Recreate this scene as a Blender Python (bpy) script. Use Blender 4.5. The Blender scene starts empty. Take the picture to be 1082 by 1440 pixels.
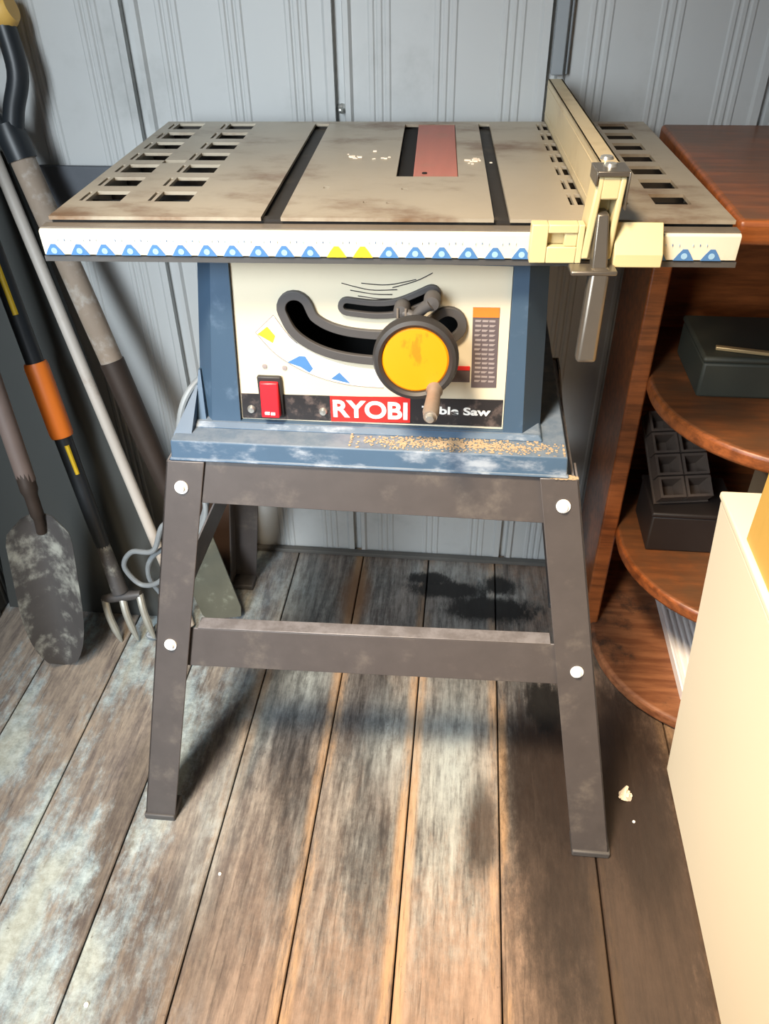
import bpy, math, random
from mathutils import Vector, Matrix
random.seed(7)
sc = bpy.context.scene
COL = sc.collection
PI = math.pi

# ------------------------------------------------------------------ camera
cam_d = bpy.data.cameras.new('camera')
cam = bpy.data.objects.new('camera', cam_d); COL.objects.link(cam)
cam_d.sensor_fit = 'VERTICAL'; cam_d.sensor_height = 36.0
cam_d.lens = 36.0 * 1117.4 / 1440.0
cam_d.clip_start = 0.01
_p, _y, _r = math.radians(37.236), math.radians(6.15), math.radians(-0.799)
_fw = Vector((-math.sin(_y)*math.cos(_p), math.cos(_y)*math.cos(_p), -math.sin(_p)))
_rt0 = Vector((math.cos(_y), math.sin(_y), 0)); _up0 = _rt0.cross(_fw)
_rt = _rt0*math.cos(_r) + _up0*math.sin(_r); _up = _up0*math.cos(_r) - _rt0*math.sin(_r)
_m = Matrix((_rt, _up, -_fw)).transposed().to_4x4(); _m.translation = (0, 0, 1.08)
cam.matrix_world = _m
sc.camera = cam

# ------------------------------------------------------------------ light
w = bpy.data.worlds.new('world'); sc.world = w; w.use_nodes = True
w.node_tree.nodes['Background'].inputs[0].default_value = (0.80, 0.90, 1.0, 1)
w.node_tree.nodes['Background'].inputs[1].default_value = 0.09

def area(name, loc, target, size, size_y, energy, color, spread=180):
    d = bpy.data.lights.new(name, 'AREA'); d.shape = 'RECTANGLE'; d.size = size; d.size_y = size_y
    d.energy = energy; d.color = color; d.spread = math.radians(spread)
    o = bpy.data.objects.new(name, d); COL.objects.link(o); o.location = loc
    o.rotation_euler = (Vector(target)-Vector(loc)).to_track_quat('-Z', 'Y').to_euler()
    return o
area('doorway_daylight', (-0.95, -0.62, 1.30), (-0.62, 1.0, 0.40), 0.8, 1.2, 16.5, (0.85, 0.935, 1.0), 74)
area('ceiling_lamp', (-0.42, 0.02, 1.98), (0.16, 0.52, 0.1), 0.28, 0.28, 9.5, (1.0, 0.79, 0.55), 62)
sc.view_settings.view_transform = 'Standard'; sc.view_settings.look = 'None'
sc.view_settings.gamma = 1.0; sc.view_settings.use_curve_mapping = False
sc.view_settings.exposure = 0.35

# ------------------------------------------------------------------ materials
def lin(c):
    return tuple(((v/255)/12.92 if v/255 <= .04045 else ((v/255+.055)/1.055)**2.4) for v in c)

class NT:
    def __init__(s, name):
        s.m = bpy.data.materials.new(name); s.m.use_nodes = True
        s.t = s.m.node_tree; s.b = s.t.nodes['Principled BSDF']
        s.tc = s.t.nodes.new('ShaderNodeTexCoord')
    def link(s, a, b): s.t.links.new(a, b)
    def coords(s, scale=(1, 1, 1), rot=(0, 0, 0)):
        n = s.t.nodes.new('ShaderNodeMapping'); n.inputs['Scale'].default_value = scale; n.inputs['Rotation'].default_value = rot
        s.link(s.tc.outputs['Object'], n.inputs['Vector']); return n.outputs[0]
    def noise(s, scale=10, detail=4, rough=.6, co=None, vs=(1, 1, 1)):
        n = s.t.nodes.new('ShaderNodeTexNoise'); n.inputs['Scale'].default_value = scale
        n.inputs['Detail'].default_value = detail; n.inputs['Roughness'].default_value = rough
        s.link(co if co is not None else s.coords(vs), n.inputs['Vector']); return n.outputs[0]
    def math(s, op, a, b=None, c=None, clamp=False):
        n = s.t.nodes.new('ShaderNodeMath'); n.operation = op; n.use_clamp = clamp
        for i, v in enumerate((a, b, c)):
            if v is None: continue
            if isinstance(v, (int, float)): n.inputs[i].default_value = v
            else: s.link(v, n.inputs[i])
        return n.outputs[0]
    def step(s, v, lo, hi):
        n = s.t.nodes.new('ShaderNodeMapRange'); n.interpolation_type = 'SMOOTHSTEP'
        s.link(v, n.inputs[0]); n.inputs[1].default_value = lo; n.inputs[2].default_value = hi
        return n.outputs[0]
    def mix(s, f, a, b):
        n = s.t.nodes.new('ShaderNodeMix'); n.data_type = 'RGBA'
        if isinstance(f, (int, float)): n.inputs[0].default_value = f
        else: s.link(f, n.inputs[0])
        for i, v in ((6, a), (7, b)):
            if isinstance(v, tuple): n.inputs[i].default_value = (*v[:3], 1)
            else: s.link(v, n.inputs[i])
        return n.outputs[2]
    def bump(s, h, strength=.3, dist=.002):
        n = s.t.nodes.new('ShaderNodeBump'); n.inputs['Strength'].default_value = strength; n.inputs['Distance'].default_value = dist
        s.link(h, n.inputs['Height']); s.link(n.outputs[0], s.b.inputs['Normal'])
    def base(s, v):
        if isinstance(v, tuple): s.b.inputs['Base Color'].default_value = (*v, 1)
        else: s.link(v, s.b.inputs['Base Color'])
    def rough(s, v):
        if isinstance(v, (int, float)): s.b.inputs['Roughness'].default_value = v
        else: s.link(v, s.b.inputs['Roughness'])

def M(name, col, rough=.5, metal=0.0, var=.18, scale=25, vs=(1, 1, 1), dust=None, dlo=.5, dhi=.75, dscale=18, dvs=(1, 1, 1), bump=.0, top_dust_glint=None):
    """plain worn material: sRGB colour with noise variation and an optional second colour in worn patches"""
    t = NT(name); c = lin(col)
    n = t.noise(scale, 5, .6, vs=vs)
    out = t.mix(n, tuple(v*(1-var) for v in c), tuple(min(1, v*(1+var)) for v in c))
    if dust:
        d = t.step(t.noise(dscale, 6, .65, vs=dvs), dlo, dhi)
        out = t.mix(d, out, lin(dust))
    if top_dust_glint:                                  # paler up-facing faces: settled dust, on the stand painted glancing light
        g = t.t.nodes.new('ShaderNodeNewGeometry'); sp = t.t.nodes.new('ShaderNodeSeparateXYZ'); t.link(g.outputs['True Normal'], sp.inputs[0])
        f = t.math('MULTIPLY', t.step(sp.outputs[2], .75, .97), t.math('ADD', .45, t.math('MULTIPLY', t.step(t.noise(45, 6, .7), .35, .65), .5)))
        out = t.mix(f, out, lin(top_dust_glint))
    t.base(out); t.rough(rough); t.b.inputs['Metallic'].default_value = metal
    if bump: t.bump(n, bump)
    return t.m

MAT = {}
MAT['wall'] = M('wall_paint', (184, 186, 185), .45, var=.06, scale=4, vs=(1, 1, .4), dust=(150, 152, 150), dlo=.55, dhi=.9, dscale=5)
MAT['trim'] = M('trim_paint', (140, 146, 150), .5, var=.08)
MAT['base'] = M('base_trim', (92, 90, 86), .6, var=.2)
MAT['ceil'] = M('ceiling_boards', (150, 140, 125), .8)
MAT['ledge'] = M('dusty_ledge', (88, 92, 98), .8, var=.3, scale=12)
MAT['table'] = M('cast_table_top', (176, 166, 148), .42, .35, var=.16, scale=9, dust=(120, 92, 66), dlo=.48, dhi=.72, dscale=6, dvs=(1, 1.6, 1), bump=.05)
MAT['table_edge'] = M('table_edge_metal', (120, 112, 102), .45, .4, var=.2, scale=20, vs=(3, 1, 1))
MAT['dark_slot'] = M('dark_slot_metal', (46, 42, 38), .6, .3, dust=(90, 82, 70), dlo=.55, dhi=.8)
MAT['black'] = M('black_void', (10, 10, 11), .9)
MAT['insert'] = M('red_insert', (172, 108, 96), .55, var=.14, scale=12, vs=(6, .6, 1), dust=(150, 120, 104), dlo=.5, dhi=.9)
MAT['rail'] = M('cream_rail', (222, 217, 198), .4, var=.05, scale=12, dust=(205, 196, 170), dlo=.55, dhi=.8)
MAT['rail_dark'] = M('rail_dark_lip', (84, 84, 84), .5, .3)  # dark grey lip below the cream rail
MAT['blue'] = M('blue_scale_ink', (74, 122, 176), .5, var=.15)
MAT['lightblue'] = M('pale_blue_ink', (150, 190, 220), .5)
MAT['yellow_ink'] = M('yellow_ink', (222, 190, 48), .5)
MAT['red_ink'] = M('red_ink', (214, 44, 40), .45, var=.05)
MAT['white_ink'] = M('white_ink', (240, 240, 236), .5, var=.03)
MAT['orange_ink'] = M('orange_ink', (216, 120, 44), .5)
MAT['black_ink'] = M('black_ink', (40, 38, 40), .45, dust=(96, 84, 80), dlo=.5, dhi=.7, dscale=60)
MAT['grey_ink'] = M('grey_ink', (150, 140, 138), .5)
MAT['brown_ink'] = M('dark_warning_ink', (92, 82, 84), .5)
MAT['cab'] = M('blue_painted_steel', (62, 84, 106), .45, var=.16, scale=14, vs=(1, 1, .3), dust=(112, 132, 154), dlo=.58, dhi=.85, dscale=22)
MAT['skirt'] = M('dusty_blue_steel', (64, 88, 112), .55, var=.16, scale=20, dust=(150, 160, 172), dlo=.5, dhi=.72, dscale=28, dvs=(.6, 1, 1.4), top_dust_glint=(112, 124, 138))
MAT['panel'] = M('cream_panel', (210, 201, 178), .45, var=.05, scale=8)
MAT['rubber'] = M('grey_rubber', (72, 70, 70), .6, var=.15)
MAT['rubber_dark'] = M('dark_rubber', (44, 42, 42), .55)
MAT['disc'] = M('yellow_disc', (240, 140, 4), .4, var=.04, scale=18, dust=(226, 118, 10), dlo=.56, dhi=.62, dscale=34, dvs=(1, 1, .5))
MAT['crank'] = M('dusty_crank', (124, 114, 104), .5, .2, var=.3, scale=80)
MAT['steel'] = M('bright_steel', (205, 205, 200), .3, .8, var=.05)
MAT['switch'] = M('red_switch', (214, 28, 40), .35, var=.05)
MAT['stand'] = M('black_steel_stand', (78, 73, 72), .42, .15, var=.2, scale=30, dust=(122, 114, 106), dlo=.52, dhi=.86, dscale=16, bump=.08, top_dust_glint=(126, 124, 128))  # pale top faces paint in the light caught by the crossbar lip
MAT['sawdust'] = M('sawdust', (172, 150, 122), .95, var=.25, scale=200, bump=.4)
MAT['fence'] = M('fence_alloy', (206, 190, 154), .42, .25, var=.1, scale=10, vs=(1, .4, 1), dust=(176, 154, 116), dlo=.5, dhi=.8, dscale=9)
MAT['head'] = M('cream_cast_head', (208, 192, 146), .45, var=.06, scale=20)
MAT['lever'] = M('lever_steel', (120, 114, 106), .32, .7, var=.2, scale=30)
MAT['char'] = M('charcoal_sheet', (62, 64, 62), .8, var=.16, scale=6)
MAT['char_dark'] = M('charcoal_paint', (70, 73, 73), .75, var=.1)
MAT['cord'] = M('grey_cord', (128, 134, 138), .5, var=.2, scale=60)
MAT['blacktool'] = M('black_tool_plastic', (34, 38, 42), .42, var=.2)
MAT['toolyellow'] = M('yellow_stripe', (214, 178, 34), .5)
MAT['toolorange'] = M('orange_collar', (232, 122, 40), .45, var=.06)
MAT['tine'] = M('worn_tines', (176, 176, 168), .4, .5, var=.25, scale=40)
MAT['pole'] = M('pale_pole', (196, 188, 178), .5, var=.12, scale=14, dust=(150, 130, 112), dlo=.55, dhi=.8, dscale=14)
MAT['blade'] = M('shovel_steel', (86, 84, 84), .5, .35, var=.25, scale=16, dust=(176, 178, 170), dlo=.47, dhi=.66, dscale=17, dvs=(1, 1, .8), bump=.2)
MAT['shaftbrown'] = M('grey_brown_shaft', (104, 90, 84), .6, var=.2)
MAT['weather'] = M('weathered_wood', (150, 134, 118), .75, var=.3, scale=26, vs=(1, 1, .25), dust=(176, 168, 158), dlo=.5, dhi=.7, dscale=26, bump=.3)
MAT['socket'] = M('dark_socket_steel', (62, 52, 46), .6, .4, var=.25)
MAT['spadeblade'] = M('spade_blade', (96, 96, 84), .5, .3, var=.25, scale=20, dust=(150, 156, 140), dlo=.5, dhi=.7)
MAT['cream'] = M('ivory_plastic', (252, 240, 214), .5, var=.02, scale=4)
MAT['pine'] = M('pine_ply', (222, 178, 92), .5, var=.12, scale=10, vs=(3, 3, .6))
MAT['blackbox'] = M('black_plastic', (44, 38, 36), .5, var=.2)
MAT['tray'] = M('dark_moulded_tray', (84, 72, 64), .7, var=.2, scale=30)
MAT['greybox'] = M('grey_green_case', (54, 56, 48), .6, var=.2)
MAT['metalstrip'] = M('brass_strip', (190, 164, 120), .4, .5)
MAT['pale'] = M('pale_grey', (196, 198, 196), .5)
MAT['whiterib'] = M('white_ribbed', (244, 240, 238), .5, var=.05)
MAT['tan'] = M('tan_card', (140, 116, 88), .8)
MAT['scrap'] = M('white_scrap', (236, 222, 204), .8, var=.1, scale=90)

def wood_shelf():
    t = NT('red_brown_wood')
    g = t.noise(9, 6, .6, vs=(1.2, 9, 9)); f = t.noise(60, 4, .6, vs=(.5, 6, 6))
    v = t.math('ADD', t.math('MULTIPLY', g, .75), t.math('MULTIPLY', f, .25))
    c = t.mix(t.step(v, .3, .7), lin((104, 56, 27)), lin((164, 92, 46)))
    ge = t.t.nodes.new('ShaderNodeNewGeometry'); sp = t.t.nodes.new('ShaderNodeSeparateXYZ'); t.link(ge.outputs['True Normal'], sp.inputs[0])
    du = t.math('MULTIPLY', t.step(sp.outputs[2], .90, .995), t.math('ADD', .35, t.math('MULTIPLY', t.step(t.noise(14, 6, .65), .3, .7), .45)))   # dust settled on the boards
    c = t.mix(du, c, lin((92, 70, 50)))
    t.base(c); t.rough(.38); t.bump(v, .1); return t.m
MAT['shelf'] = wood_shelf()
def dusty_shelf():
    t = NT('dusty_shelf_wood')
    g = t.noise(9, 6, .6, vs=(1.2, 9, 9))
    c = t.mix(t.step(g, .3, .7), lin((112, 66, 40)), lin((150, 98, 64)))
    d = t.step(t.noise(11, 6, .7), .52, .7)
    c = t.mix(d, c, lin((58, 46, 38)))
    t.base(c); t.rough(.6); return t.m
MAT['shelf_dusty'] = dusty_shelf()

PITCH, P0 = 0.1365, -0.043
def floor_mat():
    t = NT('worn_floor_boards')
    co = t.tc.outputs['Object']
    sx = t.t.nodes.new('ShaderNodeSeparateXYZ'); t.link(co, sx.inputs[0]); X, Y = sx.outputs[0], sx.outputs[1]
    u = t.math('DIVIDE', t.math('SUBTRACT', X, P0), PITCH)
    pid = t.math('FLOOR', u); fr = t.math('FRACT', u)
    wn = t.t.nodes.new('ShaderNodeTexWhiteNoise'); wn.noise_dimensions = '1D'; t.link(pid, wn.inputs[1]); R = wn.outputs[0]
    # grain stretched along the boards, shifted per board
    sh = t.t.nodes.new('ShaderNodeCombineXYZ'); t.link(t.math('MULTIPLY', R, 7.0), sh.inputs[1]); t.link(t.math('MULTIPLY', R, 3.0), sh.inputs[2])
    va = t.t.nodes.new('ShaderNodeVectorMath'); va.operation = 'ADD'; t.link(co, va.inputs[0]); t.link(sh.outputs[0], va.inputs[1])
    def gn(scale, vs, detail=6, rough=.65):
        mp = t.t.nodes.new('ShaderNodeMapping'); mp.inputs['Scale'].default_value = vs; t.link(va.outputs[0], mp.inputs['Vector'])
        return t.noise(scale, detail, rough, co=mp.outputs[0])
    grain = gn(14, (5, .55, 1), 8, .72); fine = gn(46, (5, .6, 1), 8, .75); broad = gn(5, (1.8, .7, 1), 4, .55); flake = gn(26, (1.9, .75, 1), 12, .82)
    spk = t.noise(120, 3, .7)
    def blob(x, y, rx, ry, lo=.55, hi=1.15, wob=.55, ang=0.0):
        mp = t.t.nodes.new('ShaderNodeMapping'); mp.vector_type = 'TEXTURE'
        mp.inputs['Location'].default_value = (x, y, 0); mp.inputs['Scale'].default_value = (rx, ry, 1)
        mp.inputs['Rotation'].default_value = (0, 0, ang)
        t.link(co, mp.inputs['Vector'])
        ln = t.t.nodes.new('ShaderNodeVectorMath'); ln.operation = 'LENGTH'; t.link(mp.outputs[0], ln.inputs[0])
        d = t.math('ADD', ln.outputs['Value'], t.math('MULTIPLY', t.math('SUBTRACT', flake, .5), wob*2))
        return t.math('SUBTRACT', 1.0, t.step(d, lo, hi))
    v = t.math('ADD', t.math('MULTIPLY', grain, .5), t.math('MULTIPLY', fine, .28)); iso = t.noise(55, 10, .8); v = t.math('ADD', v, t.math('MULTIPLY', iso, .22))
    v = t.math('ADD', v, t.math('MULTIPLY', t.math('SUBTRACT', R, .5), .10))
    c = t.mix(t.step(v, .30, .72), lin((98, 80, 68)), lin((168, 140, 120)))
    # greyed, weathered zone under and in front of the saw
    greyz = blob(-.12, .92, .42, .50, .55, 1.15, .6)
    c = t.mix(t.math('MULTIPLY', greyz, t.math('ADD', .60, t.math('MULTIPLY', t.step(broad, .35, .6), .4))), c, t.mix(t.step(v, .36, .64), lin((68, 66, 66)), lin((164, 164, 158))))
    # bare orange edges along the joints
    e = t.math('MAXIMUM', t.step(fr, .84, .93), t.math('SUBTRACT', 1.0, t.step(fr, .05, .13)))
    e = t.math('MULTIPLY', e, t.step(t.math('ADD', broad, t.math('MULTIPLY', fine, .5)), .62, .85))
    c = t.mix(t.math('MULTIPLY', e, .7), c, lin((180, 144, 106)))
    # dark walked-in board area to the right
    leftz = t.math('SUBTRACT', 1.0, t.step(t.math('ADD', X, t.math('MULTIPLY', broad, .2)), -.36, -.06))
    c = t.mix(t.math('MULTIPLY', leftz, .85), c, t.mix(t.step(v, .34, .66), lin((90, 86, 88)), lin((168, 160, 148))))
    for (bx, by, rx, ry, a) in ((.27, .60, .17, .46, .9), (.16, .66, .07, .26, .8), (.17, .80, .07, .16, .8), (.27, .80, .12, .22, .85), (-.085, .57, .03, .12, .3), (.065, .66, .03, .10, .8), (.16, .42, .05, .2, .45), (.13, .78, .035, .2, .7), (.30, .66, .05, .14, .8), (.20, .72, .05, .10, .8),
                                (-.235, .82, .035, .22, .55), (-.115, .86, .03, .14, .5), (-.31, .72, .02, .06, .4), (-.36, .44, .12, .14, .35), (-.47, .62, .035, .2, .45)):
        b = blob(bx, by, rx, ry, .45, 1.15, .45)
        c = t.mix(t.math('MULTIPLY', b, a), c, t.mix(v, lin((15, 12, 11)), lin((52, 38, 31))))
    for (bx, by, rx, ry, a) in ((-.25, .84, .07, .16, .8), (-.13, .88, .05, .18, .75), (-.10, .70, .03, .2, .5), (.02, .93, .06, .10, .6), (.14, .95, .08, .10, .7), (-.40, .80, .05, .12, .4), (-.30, 1.15, .06, .14, .55), (.00, 1.10, .2, .14, .5), (-.21, .62, .03, .14, .45)):
        b = blob(bx, by, rx, ry, .40, 1.2, .8)
        c = t.mix(t.math('MULTIPLY', b, a), c, t.mix(t.step(v, .36, .66), lin((34, 35, 38)), lin((104, 104, 106))))
    crack = t.step(gn(26, (7, .30, 1), 6, .7), .575, .66)
    c = t.mix(t.math('MULTIPLY', crack, .5), c, lin((52, 42, 36)))
    # flaking paint on the left, with blue-white window sheen painted into its colour
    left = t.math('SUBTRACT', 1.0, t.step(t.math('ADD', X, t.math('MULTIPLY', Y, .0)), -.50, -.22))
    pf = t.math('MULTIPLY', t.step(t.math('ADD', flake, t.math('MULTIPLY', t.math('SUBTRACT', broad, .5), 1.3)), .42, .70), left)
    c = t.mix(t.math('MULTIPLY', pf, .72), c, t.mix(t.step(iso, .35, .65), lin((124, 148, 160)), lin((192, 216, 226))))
    pale = t.math('MULTIPLY', t.step(broad, .54, .7), t.math('MULTIPLY', left, .35))
    c = t.mix(pale, c, lin((190, 180, 142)))
    for (bx, by, rx, ry, a) in ((-.245, .93, .05, .10, .7), (-.33, .60, .03, .14, .5), (-.30, 1.14, .05, .12, .65), (-.08, .80, .05, .10, .5), (.02, .78, .04, .14, .6), (.10, 1.16, .06, .07, .5), (-.02, 1.22, .1, .04, .4)):
        b = blob(bx, by, rx*1.25, ry*1.2, .15, 1.25, 1.1)
        b = t.math('MULTIPLY', b, t.math('ADD', .25, t.math('MULTIPLY', t.step(t.math('ADD', t.math('MULTIPLY', v, .5), t.math('MULTIPLY', flake, .5)), .42, .58), .95)))
        c = t.mix(t.math('MULTIPLY', b, a), c, lin((168, 178, 178)))
    # rusty stains behind the saw; black stains with its shadow painted in
    b = blob(-.185, 1.14, .04, .12, .3, 1.1, .5); c = t.mix(t.math('MULTIPLY', b, .8), c, lin((112, 78, 50)))
    for (bx, by, rx, ry) in ((.00, 1.17, .09, .028), (.085, 1.12, .10, .04), (-.04, 1.20, .05, .02), (.17, .90, .035, .06), (.10, 1.19, .04, .03)):
        b = blob(bx, by, rx, ry, .60, 1.15, 1.0); c = t.mix(t.math('MULTIPLY', b, .97), c, lin((18, 17, 17)))
    c = t.mix(t.math('MULTIPLY', t.step(spk, .66, .74), .5), c, lin((46, 38, 34)))
    t.base(c)
    t.rough(t.mix(flake, (.38, .38, .38), (.7, .7, .7)))
    t.bump(t.math('ADD', v, t.math('MULTIPLY', pf, .3)), .25, .002)
    return t.m
MAT['floor'] = floor_mat()

# ------------------------------------------------------------------ mesh helpers (all in world coordinates)
class MB:
    def __init__(s): s.v = []; s.f = []; s.mi = []
    def add(s, vs, fs, mi=0):
        o = len(s.v); s.v += [Vector(p) for p in vs]; s.f += [tuple(i+o for i in f) for f in fs]; s.mi += [mi]*len(fs)
    def hexa(s, b, t, mi=0):                       # b, t: 4 corners each (same winding)
        s.add(list(b)+list(t), [(3, 2, 1, 0), (4, 5, 6, 7), (0, 1, 5, 4), (1, 2, 6, 5), (2, 3, 7, 6), (3, 0, 4, 7)], mi); return s
    def box(s, x0, x1, y0, y1, z0, z1, mi=0, T=None):
        b = [(x0, y0, z0), (x1, y0, z0), (x1, y1, z0), (x0, y1, z0)]; t = [(x0, y0, z1), (x1, y0, z1), (x1, y1, z1), (x0, y1, z1)]
        if T is not None: b = [T @ Vector(p) for p in b]; t = [T @ Vector(p) for p in t]
        return s.hexa(b, t, mi)
    def prism(s, poly, fn, h0, h1, mi=0):          # poly 2-D, fn(a, b, h) -> world point
        n = len(poly)
        vs = [fn(a, b, h0) for a, b in poly] + [fn(a, b, h1) for a, b in poly]
        s.add(vs, [tuple(range(n-1, -1, -1)), tuple(range(n, 2*n))] + [(i, (i+1) % n, n+(i+1) % n, n+i) for i in range(n)], mi); return s
    def tube(s, pts, r, n=12, caps=True, mi=0, closed=False):
        pts = [Vector(p) for p in pts]; N = len(pts)
        rs = r if isinstance(r, (list, tuple)) else [r]*N
        up = None; rings = []
        for i, p in enumerate(pts):
            a = pts[(i-1) % N] if (i or closed) else p; b = pts[(i+1) % N] if (i < N-1 or closed) else p
            d = (b-a).normalized()
            if up is None:
                up = d.orthogonal().normalized()
            up = (up - d*up.dot(d)).normalized(); si = d.cross(up)
            rings.append([p + (up*math.cos(2*PI*k/n) + si*math.sin(2*PI*k/n))*rs[i] for k in range(n)])
        vs = [q for rg in rings for q in rg]; fs = []
        for i in range(N if closed else N-1):
            j = (i+1) % N
            for k in range(n): fs.append((i*n+k, i*n+(k+1) % n, j*n+(k+1) % n, j*n+k))
        if caps and not closed:
            fs.append(tuple(range(n-1, -1, -1))); fs.append(tuple((N-1)*n+k for k in range(n)))
        s.add(vs, fs, mi); return s
    def lathe(s, prof, origin, axis, n=40, mi=0, up=None):   # prof: (radius, height along axis)
        axis = Vector(axis).normalized(); u = axis.orthogonal().normalized() if up is None else Vector(up); v = axis.cross(u); o = Vector(origin)
        vs = []; fs = []
        for (r, h) in prof:
            for k in range(n): vs.append(o + axis*h + (u*math.cos(2*PI*k/n) + v*math.sin(2*PI*k/n))*max(r, 1e-5))
        for i in range(len(prof)-1):
            for k in range(n): fs.append((i*n+k, i*n+(k+1) % n, (i+1)*n+(k+1) % n, (i+1)*n+k))
        s.add(vs, fs, mi); return s

ORG = {}
def build(name, mb, mats, parent=None, org=(0, 0, 0), bevel=0.0, seg=2, smooth=35):
    o_w = ORG[parent] if parent is not None else Vector(org)
    me = bpy.data.meshes.new(name)
    me.from_pydata([v - o_w for v in mb.v], [], mb.f)
    for m in (mats if isinstance(mats, (list, tuple)) else [mats]): me.materials.append(MAT[m])
    me.polygons.foreach_set('material_index', mb.mi)
    me.update()
    import bmesh
    bm = bmesh.new(); bm.from_mesh(me); bmesh.ops.recalc_face_normals(bm, faces=bm.faces)
    bm.to_mesh(me); bm.free()
    me.polygons.foreach_set('use_smooth', [True]*len(me.polygons)); me.set_sharp_from_angle(angle=math.radians(smooth))
    ob = bpy.data.objects.new(name, me); COL.objects.link(ob)
    if parent is not None: ob.parent = parent
    else: ob.location = o_w
    ORG[ob] = o_w
    if bevel:
        b = ob.modifiers.new('bevel', 'BEVEL'); b.width = bevel; b.segments = seg; b.limit_method = 'ANGLE'; b.angle_limit = math.radians(40)
    return ob
def thing(name, label, cat, loc, group=None):
    o = bpy.data.objects.new(name, None); COL.objects.link(o); o.location = loc; o.empty_display_size = .05
    ORG[o] = Vector(loc); return tag(o, label, cat, group)
def tag(o, label, cat, group=None):
    o['label'] = label; o['category'] = cat
    if group: o['group'] = group
    return o
def struct(o): o['kind'] = 'structure'; return o

def curve_plate(outer, holes, y, depth, bevel=0.0):
    """plate in the x-z plane (front face at y, going back by depth) with holes"""
    cu = bpy.data.curves.new('c', 'CURVE'); cu.dimensions = '2D'; cu.fill_mode = 'BOTH'; cu.extrude = depth/2; cu.bevel_depth = bevel; cu.bevel_resolution = 2
    for pl in [outer]+list(holes):
        sp = cu.splines.new('POLY'); sp.points.add(len(pl)-1); sp.use_cyclic_u = True
        for p, q in zip(sp.points, pl): p.co = (q[0], q[1], 0, 1)
    ob = bpy.data.objects.new('c', cu); COL.objects.link(ob)
    me = bpy.data.meshes.new_from_object(ob.evaluated_get(bpy.context.evaluated_depsgraph_get()))
    mb = MB(); mb.add([(v.co.x, y + depth/2 - v.co.z, v.co.y) for v in me.vertices], [tuple(p.vertices) for p in me.polygons])
    bpy.data.objects.remove(ob); bpy.data.curves.remove(cu); bpy.data.meshes.remove(me)
    return mb
def text_mb(body, size, x, z, y, xs=1.0, bold=0.0, ext=.0004, width=None, shear=0):
    cu = bpy.data.curves.new('t', 'FONT'); cu.body = body; cu.size = size; cu.extrude = ext; cu.offset = bold; cu.shear = shear
    ob = bpy.data.objects.new('t', cu); COL.objects.link(ob)
    me = bpy.data.meshes.new_from_object(ob.evaluated_get(bpy.context.evaluated_depsgraph_get()))
    xsv = [v.co.x for v in me.vertices]
    if width: xs = width/(max(xsv)-min(xsv))
    x0 = min(xsv)
    mb = MB(); mb.add([(x + (v.co.x-x0)*xs, y - v.co.z, z + v.co.y) for v in me.vertices], [tuple(p.vertices) for p in me.polygons])
    bpy.data.objects.remove(ob); bpy.data.curves.remove(cu); bpy.data.meshes.remove(me)
    return mb
def smooth_path(pts, n=8, closed=False):
    pts = [Vector(p) for p in pts]; out = []; N = len(pts)
    for i in range(N if closed else N-1):
        if closed: a, b, c, d = pts[i-1], pts[i], pts[(i+1) % N], pts[(i+2) % N]
        else: a, b, c, d = pts[max(0, i-1)], pts[i], pts[i+1], pts[min(N-1, i+2)]
        for k in range(n):
            t = k/n
            out.append(.5*((2*b)+(c-a)*t+(2*a-5*b+4*c-d)*t*t+(3*b-a-3*c+d)*t**3))
    if not closed: out.append(pts[-1])
    return out
def capsule(path, r, n=10):
    p = smooth_path([(a, b, 0) for a, b in path], 8); L = []; Rr = []
    for i, q in enumerate(p):
        d = (p[min(i+1, len(p)-1)]-p[max(i-1, 0)]).normalized(); nrm = Vector((-d.y, d.x, 0))
        L.append(q+nrm*r); Rr.append(q-nrm*r)
    d1 = (p[-1]-p[-2]).normalized(); d0 = (p[0]-p[1]).normalized()
    def cap(c, d):
        a0 = math.atan2(d.y, d.x); return [c+Vector((math.cos(a0+PI/2-PI*k/n), math.sin(a0+PI/2-PI*k/n), 0))*r for k in range(1, n)]
    out = L + cap(p[-1], d1) + Rr[::-1] + cap(p[0], d0)
    return [(q.x, q.y) for q in out]
def circle(cx, cy, r, n=32): return [(cx+r*math.cos(2*PI*k/n), cy+r*math.sin(2*PI*k/n)) for k in range(n)]

# ------------------------------------------------------------------ the shed
YW = 1.273
mb = MB()
k0, k1 = -7, 6
for k in range(k0, k1):
    x0 = P0 + k*PITCH; x1 = x0 + PITCH - .0024
    e = .0015
    poly = [(x0, -.02), (x1, -.02), (x1, -e), (x1-e, 0), (x0+e, 0), (x0, -e)]
    mb.prism(poly, lambda a, b, h: (a, h, b), -0.45, 1.30, 0)
mb.box(P0+k0*PITCH, P0+k1*PITCH, -.45, 1.30, -.035, -.021, 1)
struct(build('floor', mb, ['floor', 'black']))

def wall_profile(x0, x1):
    pts = []
    def seg(c, prof): pts.extend([(c+dx, d) for dx, d in prof])
    rib = [(-.0048, 0), (-.0024, .0017), (.0024, .0017), (.0048, 0)]
    k = math.floor((x0+.193)/.300)
    c = -.193 + k*.300
    while c < x1:
        seg(c, [(-.022, 0), (-.018, .004), (-.008, .004), (-.0085, -.010), (.0045, -.010), (.0075, .005), (.015, .005), (.019, 0)])
        for g in (.058, .150, .242):
            for s in (-.0115, 0, .0115): seg(c+g+s, rib)
        c += .300
    pts = [p for p in pts if x0 < p[0] < x1]
    return [(x0, 0)] + pts + [(x1, 0)]
prof = wall_profile(-.862, .80)
mb = MB()
poly = [(a, YW-d) for a, d in prof] + [(.80, YW+.03), (-.862, YW+.03)]
n = len(prof); zz = (0.0, 2.1)
vs = [(a, YW-d, z) for z in zz for a, d in prof]
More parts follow.
